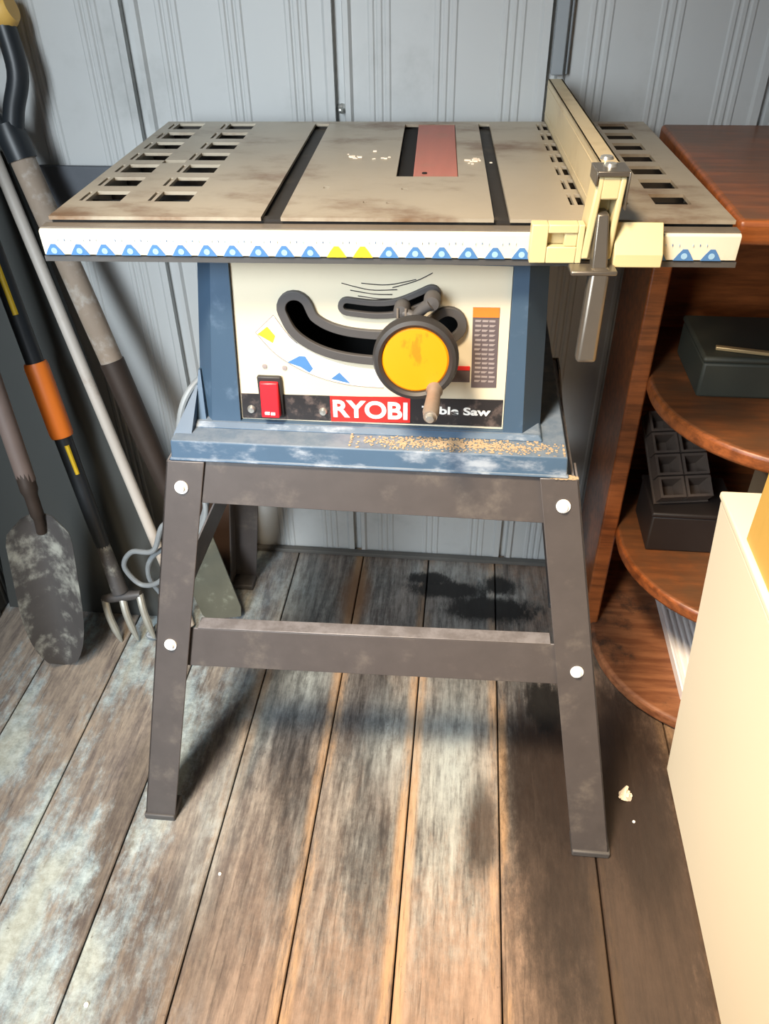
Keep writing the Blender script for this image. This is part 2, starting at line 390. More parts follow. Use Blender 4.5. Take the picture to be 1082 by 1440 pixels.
mb.add(vs, [(i, i+1, n+i+1, n+i) for i in range(n-1)])
mb.box(-.862, .80, YW+.014, YW+.03, 0, 2.1)
wb = struct(build('wall_back', mb, 'wall', smooth=25))
s = MB(); s.lathe([(0, .0), (.007, 0), (.007, .002), (.005, .0045), (0, .006)], (-.193, YW+.010, .845), (0, -1, 0), 16)
s.lathe([(0, .0), (.0035, 0), (.0035, .012), (.002, .014), (0, .0145)], (-.193, YW+.006, .845), (0, -1, 0), 12)
build('wall_screw', s, 'steel', wb)
# left wall: same profile turned
mb = MB(); pr = wall_profile(-.30, 1.272); n = len(pr)
mb.add([(-.862+d, a, z) for z in zz for a, d in pr], [(i, i+1, n+i+1, n+i) for i in range(n-1)])
mb.box(-.89, -.874, -.30, 1.30, 0, 2.1)
struct(build('wall_left', mb, 'char_dark', smooth=25))
struct(build('wall_right', MB().box(.80, .82, -.30, 1.30, 0, 2.1), 'wall'))
struct(build('ceiling', MB().box(-.89, .82, -.30, 1.30, 2.1, 2.12), 'ceil'))
mb = MB(); mb.box(-.858, .25, YW-.018, YW-.005, .0005, .009); struct(build('baseboard_back', mb, 'base', bevel=.001))
# cover strip on the panel joint, ending above the fence
mb = MB(); mb.box(.104, .121, YW-.016, YW-.004, .893, 2.098)
mb.box(.1245, .1275, YW-.011, YW-.004, .893, 2.098)
struct(build('trim_1', mb, 'trim', bevel=.0015))
struct(build('trim_2', MB().box(-.800, -.45, YW-.014, YW-.004, .690, .764), 'ledge', bevel=.002))

# ------------------------------------------------------------------ table saw
saw = thing('table_saw', 'old benchtop table saw with alloy top, blue steel cabinet and cream control panel', 'table saw', (-.10, .95, .563))
TH = math.radians(2.35)
T = Matrix.Translation((-.0805, .7835, .84)) @ Matrix.Rotation(TH, 4, 'Z')   # table frame: u across, v back, w up
def Tp(u, v, wv=0.0): return T @ Vector((u, v, wv))
W2, D = .335, .438
def plate(u0, u1, v0, v1, holes, w0, w1):
    us = sorted({u0, u1, *[h[0] for h in holes], *[h[1] for h in holes]}); vv = sorted({v0, v1, *[h[2] for h in holes], *[h[3] for h in holes]})
    us = [u for u in us if u0-1e-9 <= u <= u1+1e-9]; vv = [q for q in vv if v0-1e-9 <= q <= v1+1e-9]
    nu, nv = len(us), len(vv); mb = MB()
    solid = lambda i, j: 0 <= i < nu-1 and 0 <= j < nv-1 and not any(h[0] < (us[i]+us[i+1])/2 < h[1] and h[2] < (vv[j]+vv[j+1])/2 < h[3] for h in holes)
    top = [Tp(u, q, w1) for q in vv for u in us]; bot = [Tp(u, q, w0) for q in vv for u in us]; nb = len(top); fs = []
    for j in range(nv-1):
        for i in range(nu-1):
            if not solid(i, j): continue
            a, b, c, d = j*nu+i, j*nu+i+1, (j+1)*nu+i+1, (j+1)*nu+i
            fs += [(a, b, c, d), (nb+d, nb+c, nb+b, nb+a)]
            if not solid(i, j-1): fs.append((a, nb+a, nb+b, b))
            if not solid(i, j+1): fs.append((c, nb+c, nb+d, d))
            if not solid(i-1, j): fs.append((d, nb+d, nb+a, a))
            if not solid(i+1, j): fs.append((b, nb+b, nb+c, c))
    mb.add(top+bot, fs); return mb
holes = [(-.1215, -.1020, -.001, .424), (.1060, .1215, -.001, .424)]                 # mitre slots
holes += [(.0045, .0740, .151, .420)]                                                # throat
rows = [(.051+.0563*i) for i in range(7)]
for r in rows:
    for (a, b) in ((-.316, -.279), (-.243, -.206)):
        holes += [(a, b, r, r+.036), (a-.0075, a-.004, r+.002, r+.034)]
    holes += [(.2060, .2430, r, r+.036), (.2700, .3060, r, r+.036)]
    holes += [(.1850, .1890, r-.004, r+.034), (.1925, .2000, r-.004, r+.034)]
holes += [(-.279, -.252, .206, .220)]
for (u, v, a, b) in ((-.069, .106, .006, .006), (.016, .102, .007, .006), (-.023, .053, .004, .005), (.001, .051, .004, .005)):
    holes.append((u-a/2, u+a/2, v-b/2, v+b/2))
def clean(h):
    return h
top = plate(-W2, W2, 0, D, [clean(h) for h in holes], -.0035, 0)
# front groove, apron and rim below the plate
top.box(-W2, W2, .006, .016, -.018, -.0034, 1, T)
top.box(-W2, W2, .000, .014, -.034, -.017, 0, T)
top.box(-W2, W2, D-.010, D, -.034, -.0034, 1, T)  # back apron coloured dark to stand for shade behind the windows
top.box(-W2, -W2+.008, .014, D-.012, -.034, -.0034, 0, T); top.box(W2-.008, W2, .014, D-.012, -.034, -.0034, 0, T)
top.box(-.190, .165, .014, D-.012, -.0385, -.034, 1, T)              # tray closing the centre from below
top.box(-.190, -.185, .014, D-.012, -.034, -.0034, 1, T); top.box(.165, .170, .014, D-.012, -.034, -.0034, 1, T)
for u0, u1 in ((-.1225, -.101), (.105, .1225)): top.box(u0, u1, .004, .425, -.0095, -.0065, 1, T)   # slot beds
for r in rows[:-1]:
    for u0, u1 in ((-.327, -.19), (.17, .327)): top.box(u0, u1, r+.0445, r+.0475, -.030, -.012, 1, T)  # ribs coloured dark as shade under the top
ttop = build('table_top', top, ['table', 'dark_slot'], saw, smooth=20)
# throat insert
ins = MB(); ins.box(.0235, .0735, .1515, .4195, -.005, -.0006, 0, T)
ti = build('throat_insert', ins, 'insert', saw, bevel=.0008)
ti['label'] = 'worn red throat plate'
sl = MB(); sl.box(.0050, .0235, .1515, .4195, -.0075, -.006, 0, T)
sl.lathe([(0, 0), (.003, 0), (.003, .0012), (0, .0014)], Tp(.036, .166, -.0008), (0, 0, 1), 12, 0)
build('throat_slot', sl, 'black', saw)
# bits of sawdust lying on the top, part of the dirt of the saw top
dust = MB()
for (u, v, n_, sp) in ((-.045, .235, 8, .012), (-.018, .232, 6, .010), (.092, .222, 12, .010), (-.03, .25, 5, .03), (.1, .215, 6, .018)):
    for _ in range(n_):
        a, b = u+random.uniform(-sp, sp), v+random.uniform(-sp, sp)*.6; r = random.uniform(.0008, .0026)
        dust.box(a-r, a+r, b-r*.7, b+r*.7, .0002, .0002+r*.6, 0, T)
dd = tag(build('sawdust_crumbs', dust, 'scrap', org=(-.08, .98, .84)), 'pale crumbs of sawdust scattered on the saw top beside the throat plate', 'sawdust'); dd['kind'] = 'stuff'

# front rail with the printed inch scale
rl = MB()
prof_r = [(-.016, -.0075), (-.0005, -.0075), (-.0005, -.034), (-.012, -.034), (-.012, -.0325), (-.0175, -.0325), (-.0185, -.0095)]
rl.prism(prof_r, lambda v, wv, u: Tp(u, v, wv), -.3400, .3375)
rail = build('front_rail', rl, 'rail', saw, bevel=.0006)
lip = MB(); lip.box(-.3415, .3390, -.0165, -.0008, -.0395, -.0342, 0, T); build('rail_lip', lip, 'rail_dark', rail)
rlip = MB(); rlip.box(-.3385, .3365, -.0145, -.0008, -.0073, -.0058, 0, T); build('rail_upper_lip', rlip, 'table_edge', rail)
fy = -.0190
def fr(u, wv): 
    # a point just in front of the rail's printed face
    return (u, -.0186 + (-.0095-wv)/.023*.001 - .0004, wv)
def rail_poly(mb, pts, mi=0):
    mb.prism(pts, lambda u, wv, h: Tp(u, fr(u, wv)[1]-h, wv), 0, .0003, mi)
sb, sy_, sw = MB(), MB(), MB()
i = 0; u = -.329
while u < .330:
    yel = i in (11, 12)
    arc = [(u+.0098, -.0325), (u+.0060, -.0265), (u+.0022, -.0215), (u-.0022, -.0215), (u-.0060, -.0265), (u-.0098, -.0325)]
    rail_poly(sy_ if yel else sb, arc)
    if not yel:
        rail_poly(sw, [(u+.0030*math.cos(2*PI*k/12), -.0282+.0030*math.sin(2*PI*k/12)) for k in range(12)])
    for q in (range(1, 4) if u < .305 else ()): rail_poly(sb if q == 2 else sw, [(u+.0064*q-.0003, -.0185), (u+.0064*q+.0003, -.0185), (u+.0064*q+.0003, -.0165), (u+.0064*q-.0003, -.0165)])
    i += 1; u += .0257
build('scale_markings', sb, 'blue', rail)['label'] = 'blue inch scale printed on the rail'
build('scale_zero_marks', sy_, 'yellow_ink', rail)
for v_ in sw.v: v_ += Vector((0, -.0003, 0))
build('scale_numerals', sw, 'lightblue', rail)

# cabinet ------------------------------------------------------------
CF = .800                                                # front face
cab = MB()
zb, zt = .590, .8015
def outline(zf):
    f = (zt-zf)/(zt-zb)
    xl, xr = -.287-.028*f, .087+.011*f
    return [(xl+.022, CF), (xr-.022, CF), (xr, CF+.028), (xr, 1.165), (xl, 1.165), (xl, CF+.028)]
ob_, ot_ = outline(zb), outline(zt); n = 6
pl, pr_ = (-.2475, -.2575), (.0495, .0535)               # panel opening at top / bottom
ptz, pbz = .7895, .5945
def flat(pts, mi=0): cab.add(pts, [tuple(range(len(pts)))], mi)
for i in range(1, 6):
    a, b = ob_[i], ob_[(i+1) % 6]; c, d = ot_[(i+1) % 6], ot_[i]
    flat([(*a, zb), (*b, zb), (*c, zt), (*d, zt)])
A, B, C2, D2 = (*ob_[0], zb), (*ob_[1], zb), (*ot_[1], zt), (*ot_[0], zt)
p0, p1, p2, p3 = (pl[1], CF, pbz), (pr_[1], CF, pbz), (pr_[0], CF, ptz), (pl[0], CF, ptz)
for q in ((A, B, p1, p0), (B, C2, p2, p1), (C2, D2, p3, p2), (D2, A, p0, p3)): flat(list(q))
rec = lambda p: (p[0], CF+.0075, p[2])
for a, b in ((p0, p1), (p1, p2), (p2, p3), (p3, p0)): flat([a, b, rec(b), rec(a)])
# flare at the foot of the left and right side
cab.hexa([(-.314, .80, .589), (-.300, .80, .589), (-.300, 1.165, .589), (-.314, 1.165, .589)], [(-.3065, .82, .650), (-.3045, .82, .650), (-.3045, 1.165, .650), (-.3065, 1.165, .650)])
cab.hexa([(-.334, .775, .586), (-.312, .775, .586), (-.312, 1.165, .586), (-.334, 1.165, .586)], [(-.3105, .815, .632), (-.3085, .815, .632), (-.3085, 1.165, .632), (-.3105, 1.165, .632)])
# inside back so the openings look into a dark box
cab.box(-.25, .05, .93, .935, .60, .79, 1)
build('cabinet', cab, ['cab', 'black'], saw)
sk = MB()
xs0, xs1 = -.3345, .1275
sk.hexa([(xs0, .757, .5635), (xs1, .757, .5635), (xs1, 1.175, .5635), (xs0, 1.175, .5635)], [(xs0+.002, .760, .5880), (xs1-.002, .760, .5880), (xs1-.002, 1.172, .5880), (xs0+.002, 1.172, .5880)])
sk.hexa([(xs0-.002, .7545, .5632), (xs1+.002, .7545, .5632), (xs1+.002, 1.177, .5632), (xs0-.002, 1.177, .5632)], [(xs0-.001, .7555, .5665), (xs1+.001, .7555, .5665), (xs1+.001, 1.176, .5665), (xs0-.001, 1.176, .5665)])
sk.hexa([(-.316, .790, .588), (.100, .790, .588), (.100, 1.165, .588), (-.316, 1.165, .588)], [(-.312, .797, .5935), (.096, .797, .5935), (.096, 1.165, .5935), (-.312, 1.165, .5935)])
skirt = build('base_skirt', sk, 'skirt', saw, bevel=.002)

# control panel -------------------------------------------------------
PF = .805
BIG = [(-.1805, .7365), (-.1715, .7175), (-.150, .7035), (-.12, .6960), (-.08, .6945), (-.045, .7025), (-.0150, .7235)]
SM = [(-.1235, .7410), (-.092, .7385), (-.065, .7425), (-.0335, .7570)]
pan = curve_plate([(pl[1]+.0005, pbz+.0005), (pr_[1]-.0005, pbz+.0005), (pr_[0]-.0005, ptz-.0005), (pl[0]+.0005, ptz-.0005)], [capsule(BIG, .0115), capsule(SM, .0048)], PF, .0018)
panel = build('control_panel', pan, 'panel', saw)
gk = curve_plate(capsule(BIG, .0195), [capsule(BIG, .0112)], PF-.0045, .0043, .0008); build('slot_gasket', gk, 'rubber', panel)
gk = curve_plate(capsule(SM, .0095), [capsule(SM, .0045)], PF-.0040, .0038, .0006); build('slot_gasket', gk, 'rubber', panel)
def sheet(pts, y, d=.0004):
    m_ = MB(); m_.prism(pts, lambda a, b, h: (a, h, b), y-d, y); return m_
def px(z, s):  # panel edge x at height z
    f = (ptz-z)/(ptz-pbz); return (pl[0]+(pl[1]-pl[0])*f) if s < 0 else (pr_[0]+(pr_[1]-pr_[0])*f)
build('name_strip', sheet([(px(.596, -1)+.002, .596), (px(.596, 1)-.002, .598), (px(.632, 1)-.002, .6335), (-.06, .6315), (px(.629, -1)+.002, .629)], PF-.0002), 'black_ink', panel)
build('brand_label', sheet([(-.1485, .5965), (-.0550, .5990), (-.0550, .6330), (-.1485, .6300)], PF-.0008), 'red_ink', panel)
lt = text_mb('RYOBI', .0305, -.1455, .6040, PF-.0014, width=.0875, bold=.0009)
build('lettering', lt, 'white_ink', panel)
lt = text_mb('Table Saw', .0135, -.0415, .6125, PF-.0008, width=.0790, bold=.0004)
build('lettering', lt, 'white_ink', panel)
band_t = smooth_path([(-.206, .7275, 0), (-.186, .6985, 0), (-.157, .680, 0), (-.122, .669, 0), (-.086, .6655, 0)], 6)
band_b = smooth_path([(-.228, .7065, 0), (-.205, .679, 0), (-.170, .658, 0), (-.130, .6465, 0), (-.086, .6435, 0)], 6)
build('angle_scale', sheet([(p.x, p.y) for p in band_t]+[(p.x, p.y) for p in band_b[::-1]], PF-.0002, .0003), 'white_ink', panel)
ln = MB(); ln.tube([(p.x, PF-.0006, p.y) for p in band_b], .0005, 6); ln.tube([(p.x, PF-.0006, p.y) for p in [band_b[0]]+band_t[:8]], .0004, 6)
build('scale_outline', ln, 'grey_ink', panel)
def tri(x, z, a, r): return [(x+r*math.cos(a+q), z+r*math.sin(a+q)) for q in (0, 2.2, -2.2)]
build('scale_mark', sheet([(-.226, .7045), (-.214, .7140), (-.206, .7030), (-.2095, .6945)], PF-.0006, .0003), 'yellow_ink', panel)
build('scale_mark', sheet([(-.195, .6715), (-.181, .6795), (-.174, .6795), (-.166, .6645), (-.1705, .6595), (-.180, .6660)], PF-.0006, .0003), 'blue', panel)
build('scale_mark', sheet([(-.146, .6525), (-.136, .6610), (-.124, .6475)], PF-.0006, .0003), 'blue', panel)
lines = MB()
for (a, b, c) in (((-.129, .7655), (-.099, .7590), (-.070, .7600)), ((-.120, .7580), (-.095, .7545), (-.075, .7545)), ((-.108, .7660), (-.080, .7650), (-.050, .7715)), ((-.075, .7620), (-.05, .7700), (-.033, .7790)), ((-.112, .7520), (-.09, .7495), (-.075, .7500))):
    lines.tube(smooth_path([(a[0], PF-.0003, a[1]), (b[0], PF-.0003, b[1]), (c[0], PF-.0003, c[1])], 6), .00055, 6)
build('dial_lines', lines, 'black_ink', panel)
wl = sheet([(.0135, .6480), (.0415, .6490), (.0385, .7435), (.0105, .7430)], PF-.0003); wlab = build('warning_label', wl, 'brown_ink', panel)
build('warning_header', sheet([(.0108, .7320), (.0388, .7325), (.0385, .7435), (.0105, .7430)], PF-.0008), 'orange_ink', panel)
tx = MB()
for k in range(14):
    z = .727-.0055*k; x0 = .0130+.00025*k
    for q in range(3):
        a = x0+.0078*q+random.uniform(0, .001); tx.prism([(a, z), (a+random.uniform(.004, .0068), z), (a+.0065, z+.0022), (a, z+.0022)], lambda a_, b_, h: (a_, h, b_), PF-.0011, PF-.0007)
build('warning_print', tx, 'grey_ink', panel)
build('caution_label', sheet([(-.011, .6540), (.0115, .6545), (.0110, .6730), (-.011, .6725)], PF-.0003), 'brown_ink', panel)
build('caution_header', sheet([(-.011, .6690), (.0110, .6695), (.0110, .6745), (-.011, .6740)], PF-.0008), 'red_ink', panel)
for (x, z) in ((-.2435, .6085), (-.1575, .6090)):
    s = MB(); s.lathe([(0, .004), (.0035, .0035), (.0050, .0015), (.0052, 0), (0, 0)], (x, PF-.0005, z), (0, -1, 0), 18); build('panel_screw', s, 'steel', panel)
for (x, z) in ((-.222, .6650), (-.199, .6640)):
    s = MB(); s.lathe([(0, .0012), (.0028, .001), (.003, 0), (0, 0)], (x, PF, z), (0, -1, 0), 14); build('rivet', s, 'grey_ink', panel)
# switch
s = MB(); s.box(-.2315, -.2035, PF-.006, PF-.0002, .6015, .6545); sw_ = build('power_switch', s, 'rubber_dark', saw, bevel=.0015)
s = MB(); s.hexa([(-.2285, PF-.0065, .6050), (-.2065, PF-.0065, .6050), (-.2065, PF-.002, .6500), (-.2285, PF-.002, .6500)], [(-.2280, PF-.0160, .6065), (-.2070, PF-.0160, .6065), (-.2070, PF-.0095, .6480), (-.2280, PF-.0095, .6480)])
build('rocker', s, 'switch', sw_, bevel=.0012)['label'] = 'red rocker of the power switch'
s = MB(); s.box(-.2235, -.2180, PF-.0166, PF-.0150, .6110, .6140); s.box(-.2165, -.2115, PF-.0166, PF-.0150, .6105, .6135); build('switch_mark', s, 'white_ink', sw_)
# hand wheel
HC = Vector((-.0465, .757, .7055)); ax = Vector((0, -1, .10)).normalized()
s = MB(); s.lathe([(.034, -.006), (.037, -.010), (.042, -.009), (.0450, -.003), (.0450, .003), (.0425, .009), (.0385, .0105), (.0355, .008), (.0345, .004), (.034, -.006)], HC, ax, 56)
s.lathe([(0, -.046), (.010, -.046), (.010, -.004), (.0345, -.004), (.0345, -.001), (0, -.001)], HC, ax, 32)
hw = build('hand_wheel', s, 'rubber_dark', saw)
s = MB(); s.lathe([(.0350, -.001), (.0352, .005), (.033, .0068), (.016, .0072), (0, .0072)], HC, ax, 56)
build('wheel_disc', s, 'disc', hw)['label'] = 'yellow face of the hand wheel'
kb = Vector((-.0255, .750, .6745))
s = MB(); s.lathe([(.0, -.002), (.0085, -.002), (.0090, .006), (.0070, .010), (.0078, .030), (.0085, .048), (.0070, .058), (0, .058)], kb, (-.03, -1, -.02), 22)
ck = build('crank_handle', s, 'crank', hw)
s = MB(); s.lathe([(0, .0635), (.004, .0630), (.0050, .0600), (.0050, .0570), (0, .0570)], kb, (-.03, -1, -.02), 14)
build('crank_screw', s, 'steel', hw)
# bevel lock above the wheel
s = MB(); s.lathe([(0, .022), (.0075, .021), (.0085, .016), (.0085, 0), (0, 0)], (-.0640, .802, .7440), (0, -1, 0), 20)
s.tube([(-.064, .786, .744), (-.050, .782, .740), (-.040, .778, .752), (-.0325, .776, .7580)], [.0055, .0060, .0060, .0070], 12)
s.tube([(-.047, .782, .738), (-.040, .780, .726)], [.0055, .0045], 12)
s.lathe([(0, .018), (.0075, .017), (.0088, .013), (.0088, .0), (0, 0)], (-.0320, .790, .7580), (0, -1, 0), 20)
build('bevel_lock', s, 'rubber', saw)
s = MB(); s.box(-.0685, -.0665, .7785, .7795, .738, .750); s.box(-.0600, -.0580, .7785, .7795, .738, .750); build('lock_slot', s, 'crank', saw)
# power cord of the saw hanging from the cabinet, coiled behind the left leg
cpts = [(-.300, .90, .625), (-.335, .86, .602), (-.352, .845, .560), (-.356, .85, .500), (-.372, .92, .42), (-.392, .99, .330), (-.425, 1.00, .262), (-.472, .99, .275), (-.500, .985, .22),
        (-.545, .995, .205), (-.568, 1.0, .165), (-.545, 1.0, .125), (-.500, .99, .150), (-.47, .985, .22), (-.430, .98, .245), (-.398, .985, .300), (-.405, 1.0, .335), (-.44, 1.0, .25),
        (-.51, 1.0, .195), (-.53, 1.005, .14), (-.515, 1.01, .08), (-.53, 1.00, .03), (-.55, .985, .010), (-.50, .99, .007)]
s = MB(); s.tube(smooth_path(cpts, 8), .0046, 10); build('power_cord', s, 'cord', saw)
s = MB(); s.tube([(-.500, .99, .009), (-.470, .995, .012)], [.010, .013], 14); build('cord_plug', s, 'blacktool', saw)

# ------------------------------------------------------------------ stand
stand = thing('saw_stand', 'black steel stand with four splayed legs under the blue saw cabinet', 'stand', (-.095, .90, 0))
def ly(z, back=False):
    f = z/.56
    return (1.170-.105*f) if back else (.629+.126*f)
def lx(z, right):      # outer and inner x of the leg face
    f = z/.56
    return ((.247+(.141-.247)*f), (.195+(.097-.195)*f)) if right else ((-.434+(-.341+.434)*f), (-.389+(-.295+.389)*f))
for back in (False, True):
    for right in (False, True):
        s = MB(); tk = .003 if not back else -.003; sd = -1 if right else 1
        z0, z1 = .0045, .562
        o0, i0 = lx(z0, right); o1, i1 = lx(z1, right)
        s.hexa([(o0, ly(z0, back), z0), (i0, ly(z0, back), z0), (i0, ly(z0, back)+tk, z0), (o0, ly(z0, back)+tk, z0)], [(o1, ly(z1, back), z1), (i1, ly(z1, back), z1), (i1, ly(z1, back)+tk, z1), (o1, ly(z1, back)+tk, z1)])
        fl = .036 if not back else -.036
        s.hexa([(o0, ly(z0, back), z0), (o0+sd*.003, ly(z0, back), z0), (o0+sd*.003, ly(z0, back)+fl, z0), (o0, ly(z0, back)+fl, z0)], [(o1, ly(z1, back), z1), (o1+sd*.003, ly(z1, back), z1), (o1+sd*.003, ly(z1, back)+fl, z1), (o1, ly(z1, back)+fl, z1)])
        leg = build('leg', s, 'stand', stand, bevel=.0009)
        s = MB(); xa, xb = sorted((o0-sd*.0005, i0+sd*.0005)); ya, yb = sorted((ly(0, back)-(.001 if not back else -.001), ly(0, back)+fl*1.02))
        s.box(xa, xb, ya, yb, .0003, .012); build('foot_cap', s, 'rubber', leg, bevel=.002)
        if not back:
            for zz_ in (.530, .308):
                xm = sum(lx(zz_, right))/2 + (-.002 if not right else .002)
                s = MB(); s.lathe([(0, .0062), (.0045, .0058), (.0050, .0022), (.0082, .0018), (.0084, 0), (0, 0)], (xm, ly(zz_)-.0002, zz_), Vector((0, -1, .22)), 20)
                build('bolt', s, 'white_ink', leg)
def beam(z0, z1, back, lipw=.026, tl=0.0, tl1=None):
    s = MB(); off = .0045 if not back else -.0045; tk = .0025 if not back else -.0025
    xl0, xl1 = lx(z0, False)[0]+.006, lx(z1, False)[0]+.006; xr0, xr1 = lx(z0, True)[0]-.006, lx(z1, True)[0]-.006
    y0, y1 = ly(z0, back)+off, ly(z1, back)+off
    tl1 = tl if tl1 is None else tl1
    s.hexa([(xl0, y0, z0+tl), (xr0, y0, z0), (xr0, y0+tk, z0), (xl0, y0+tk, z0+tl)], [(xl1, y1, z1+tl1), (xr1, y1, z1), (xr1, y1+tk, z1), (xl1, y1+tk, z1+tl1)])
    lw = lipw if not back else -lipw
    ya, yb = sorted((y1, y1+lw)); xa, xb = xl1+.045, xr1-.045; g = tl1*.82
    s.hexa([(xa, ya, z1-.0025+g), (xb, ya, z1-.0025), (xb, yb, z1-.0025), (xa, yb, z1-.0025+g)], [(xa, ya, z1+g), (xb, ya, z1), (xb, yb, z1), (xa, yb, z1+g)])
    return s
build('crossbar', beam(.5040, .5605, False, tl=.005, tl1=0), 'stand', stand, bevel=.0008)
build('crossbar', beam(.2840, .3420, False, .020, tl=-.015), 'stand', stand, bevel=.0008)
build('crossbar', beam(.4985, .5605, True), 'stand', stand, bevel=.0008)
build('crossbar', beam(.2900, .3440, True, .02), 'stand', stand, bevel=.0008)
def side(z0, z1, right):
    s = MB(); sd = -1 if right else 1
    a0, a1 = lx(z0, right)[0]+sd*.0045, lx(z1, right)[0]+sd*.0045
    s.hexa([(a0, ly(z0)+.006, z0), (a0+sd*.0025, ly(z0)+.006, z0), (a0+sd*.0025, ly(z0, True)-.006, z0), (a0, ly(z0, True)-.006, z0)],
           [(a1, ly(z1)+.006, z1), (a1+sd*.0025, ly(z1)+.006, z1), (a1+sd*.0025, ly(z1, True)-.006, z1), (a1, ly(z1, True)-.006, z1)])
    return s
for right in (False, True):
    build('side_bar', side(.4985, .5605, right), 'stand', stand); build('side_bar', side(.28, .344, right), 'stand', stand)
# sawdust lying on the skirt and on the beam top
def heap(cx, cy, z, lx_, ly_, n_, seed):
    rd = random.Random(seed); m_ = MB()
    for _ in range(n_):
        x, y = cx+max(-1, min(1, rd.gauss(0, .5)))*lx_, cy+max(-1, min(1, rd.gauss(.1, .5)))*ly_; r = rd.uniform(.0004, .0011)
        m_.box(x-r*1.3, x+r*1.3, y-r, y+r, z+.0002, z+r*.9)
    return m_
h1 = heap(.00, .776, .5882, .122, .014, 1100, 3)
d1 = tag(build('sawdust', h1, 'sawdust', org=(.0, .776, .5882)), 'yellow sawdust strewn along the ledge of the blue base below the hand wheel', 'sawdust'); d1['kind'] = 'stuff'
h2 = heap(.124, .7585, .5622, .0150, .0040, 420, 5)
d2 = tag(build('sawdust', h2, 'sawdust', org=(.128, .7585, .5622)), 'small heap of sawdust on top of the right front leg of the stand', 'sawdust'); d2['kind'] = 'stuff'

# ------------------------------------------------------------------ rip fence
fence = thing('rip_fence', 'alloy rip fence across the saw top with cream head and steel lock lever', 'fence', Tp(.20, .2, .0))
s = MB(); U0, U1 = .1980, .2170; H0, H1 = .0012, .0530
for (a, b, c, d) in ((U0, U0+.0022, H0, H1), (U1-.0022, U1, H0, H1), (U0, U1, H1-.0022, H1), (U0, U1, H0, H0+.0022)): s.box(a, b, -.004, .438, c, d, 0, T)
s.box(U0-.0006, U0, .0, .438, H1-.010, H1-.008, 0, T); s.box(U0-.0006, U0, .0, .438, .010, .012, 0, T)
build('fence_beam', s, 'fence', fence, bevel=.0007)
s = MB()
def hb(a, b, c, d, e, f): s.box(a, b, c, d, e, f, 0, T)
for (b0, b1, t0, t1) in ((.1868, .1945, .1930, .1992), (.2095, .2150, .2135, .2190)):               # cheeks
    s.hexa([Tp(b0, -.036, -.026), Tp(b1, -.036, -.026), Tp(b1, -.002, -.026), Tp(b0, -.002, -.026)], [Tp(t0, -.036, .048), Tp(t1, -.036, .048), Tp(t1, -.002, .048), Tp(t0, -.002, .048)])
hb(.1970, .2140, -.0355, -.002, .0280, .0480); hb(.1930, .2120, -.012, -.003, -.026, .0280)
hd = build('fence_head', s, 'head', fence, bevel=.0018)
s = MB(); hb(.1920, .2205, -.038, -.0045, .0485, .0530); hb(.1908, .1926, -.0385, -.0045, .0405, .0530); hb(.2192, .2210, -.0385, -.0045, .020, .0530)
build('head_cover', s, 'lever', hd, bevel=.0008)
s = MB()
for (a, b, c, d) in ((.139, .1545, -.030, .0060), (.182, .1878, -.030, .0060)): s.box(a, b, -.036, -.0215, c, d, 0, T)
s.box(.1545, .182, -.036, -.0215, -.030, -.0145, 0, T); s.box(.1545, .182, -.036, -.0215, -.002, .0060, 0, T); s.box(.1545, .182, -.0265, -.0215, -.0145, -.002, 0, T); s.box(.170, .182, -.0345, -.0265, -.0145, -.002, 0, T)
build('guide_block', s, 'head', fence, bevel=.001)
s = MB(); s.hexa([Tp(.2170, -.040, -.032), Tp(.2620, -.040, -.032), Tp(.2620, -.0215, -.032), Tp(.2170, -.0215, -.032)], [Tp(.2170, -.040, -.020), Tp(.2620, -.040, -.020), Tp(.2620, -.0215, .0050), Tp(.2170, -.0215, .0050)])
build('guide_block', s, 'head', fence, bevel=.001)
s = MB()
s.hexa([Tp(.1965, -.024, .0270), Tp(.2080, -.024, .0270), Tp(.2080, -.013, .0270), Tp(.1965, -.013, .0270)], [Tp(.1975, -.020, .034), Tp(.2070, -.020, .034), Tp(.2070, -.013, .034), Tp(.1975, -.013, .034)])
s.hexa([Tp(.1955, -.052, -.030), Tp(.2105, -.052, -.030), Tp(.2105, -.038, -.030), Tp(.1955, -.038, -.030)], [Tp(.1968, -.036, .0160), Tp(.2078, -.036, .0160), Tp(.2078, -.016, .0160), Tp(.1968, -.016, .0160)])
build('lock_lever', s, 'lever', fence, bevel=.0018)
s = MB()
prof8 = []
s.hexa([Tp(.1885, -.078, -.1130), Tp(.2085, -.078, -.1130), Tp(.2085, -.064, -.1130), Tp(.1885, -.064, -.1130)], [Tp(.1945, -.056, -.028), Tp(.2130, -.056, -.028), Tp(.2130, -.038, -.028), Tp(.1945, -.038, -.028)])
gr = build('lever_grip', s, 'lever', fence, bevel=.004, seg=3)
s = MB(); s.box(.176, .219, -.058, -.036, -.0340, -.0295, 0, T); build('lever_collar', s, 'lever', fence, bevel=.0015)
s = MB(); s.lathe([(0, .003), (.0055, .0025), (.0065, 0), (0, 0)], Tp(.2065, .008, H1), (0, 0, 1), 16); build('fence_screw', s, 'steel', fence)
s = MB(); s.lathe([(0, .003), (.0050, .0025), (.006, 0), (0, 0)], Tp(.2060, -.018, .0530), (0, 0, 1), 16); build('fence_screw', s, 'steel', fence)

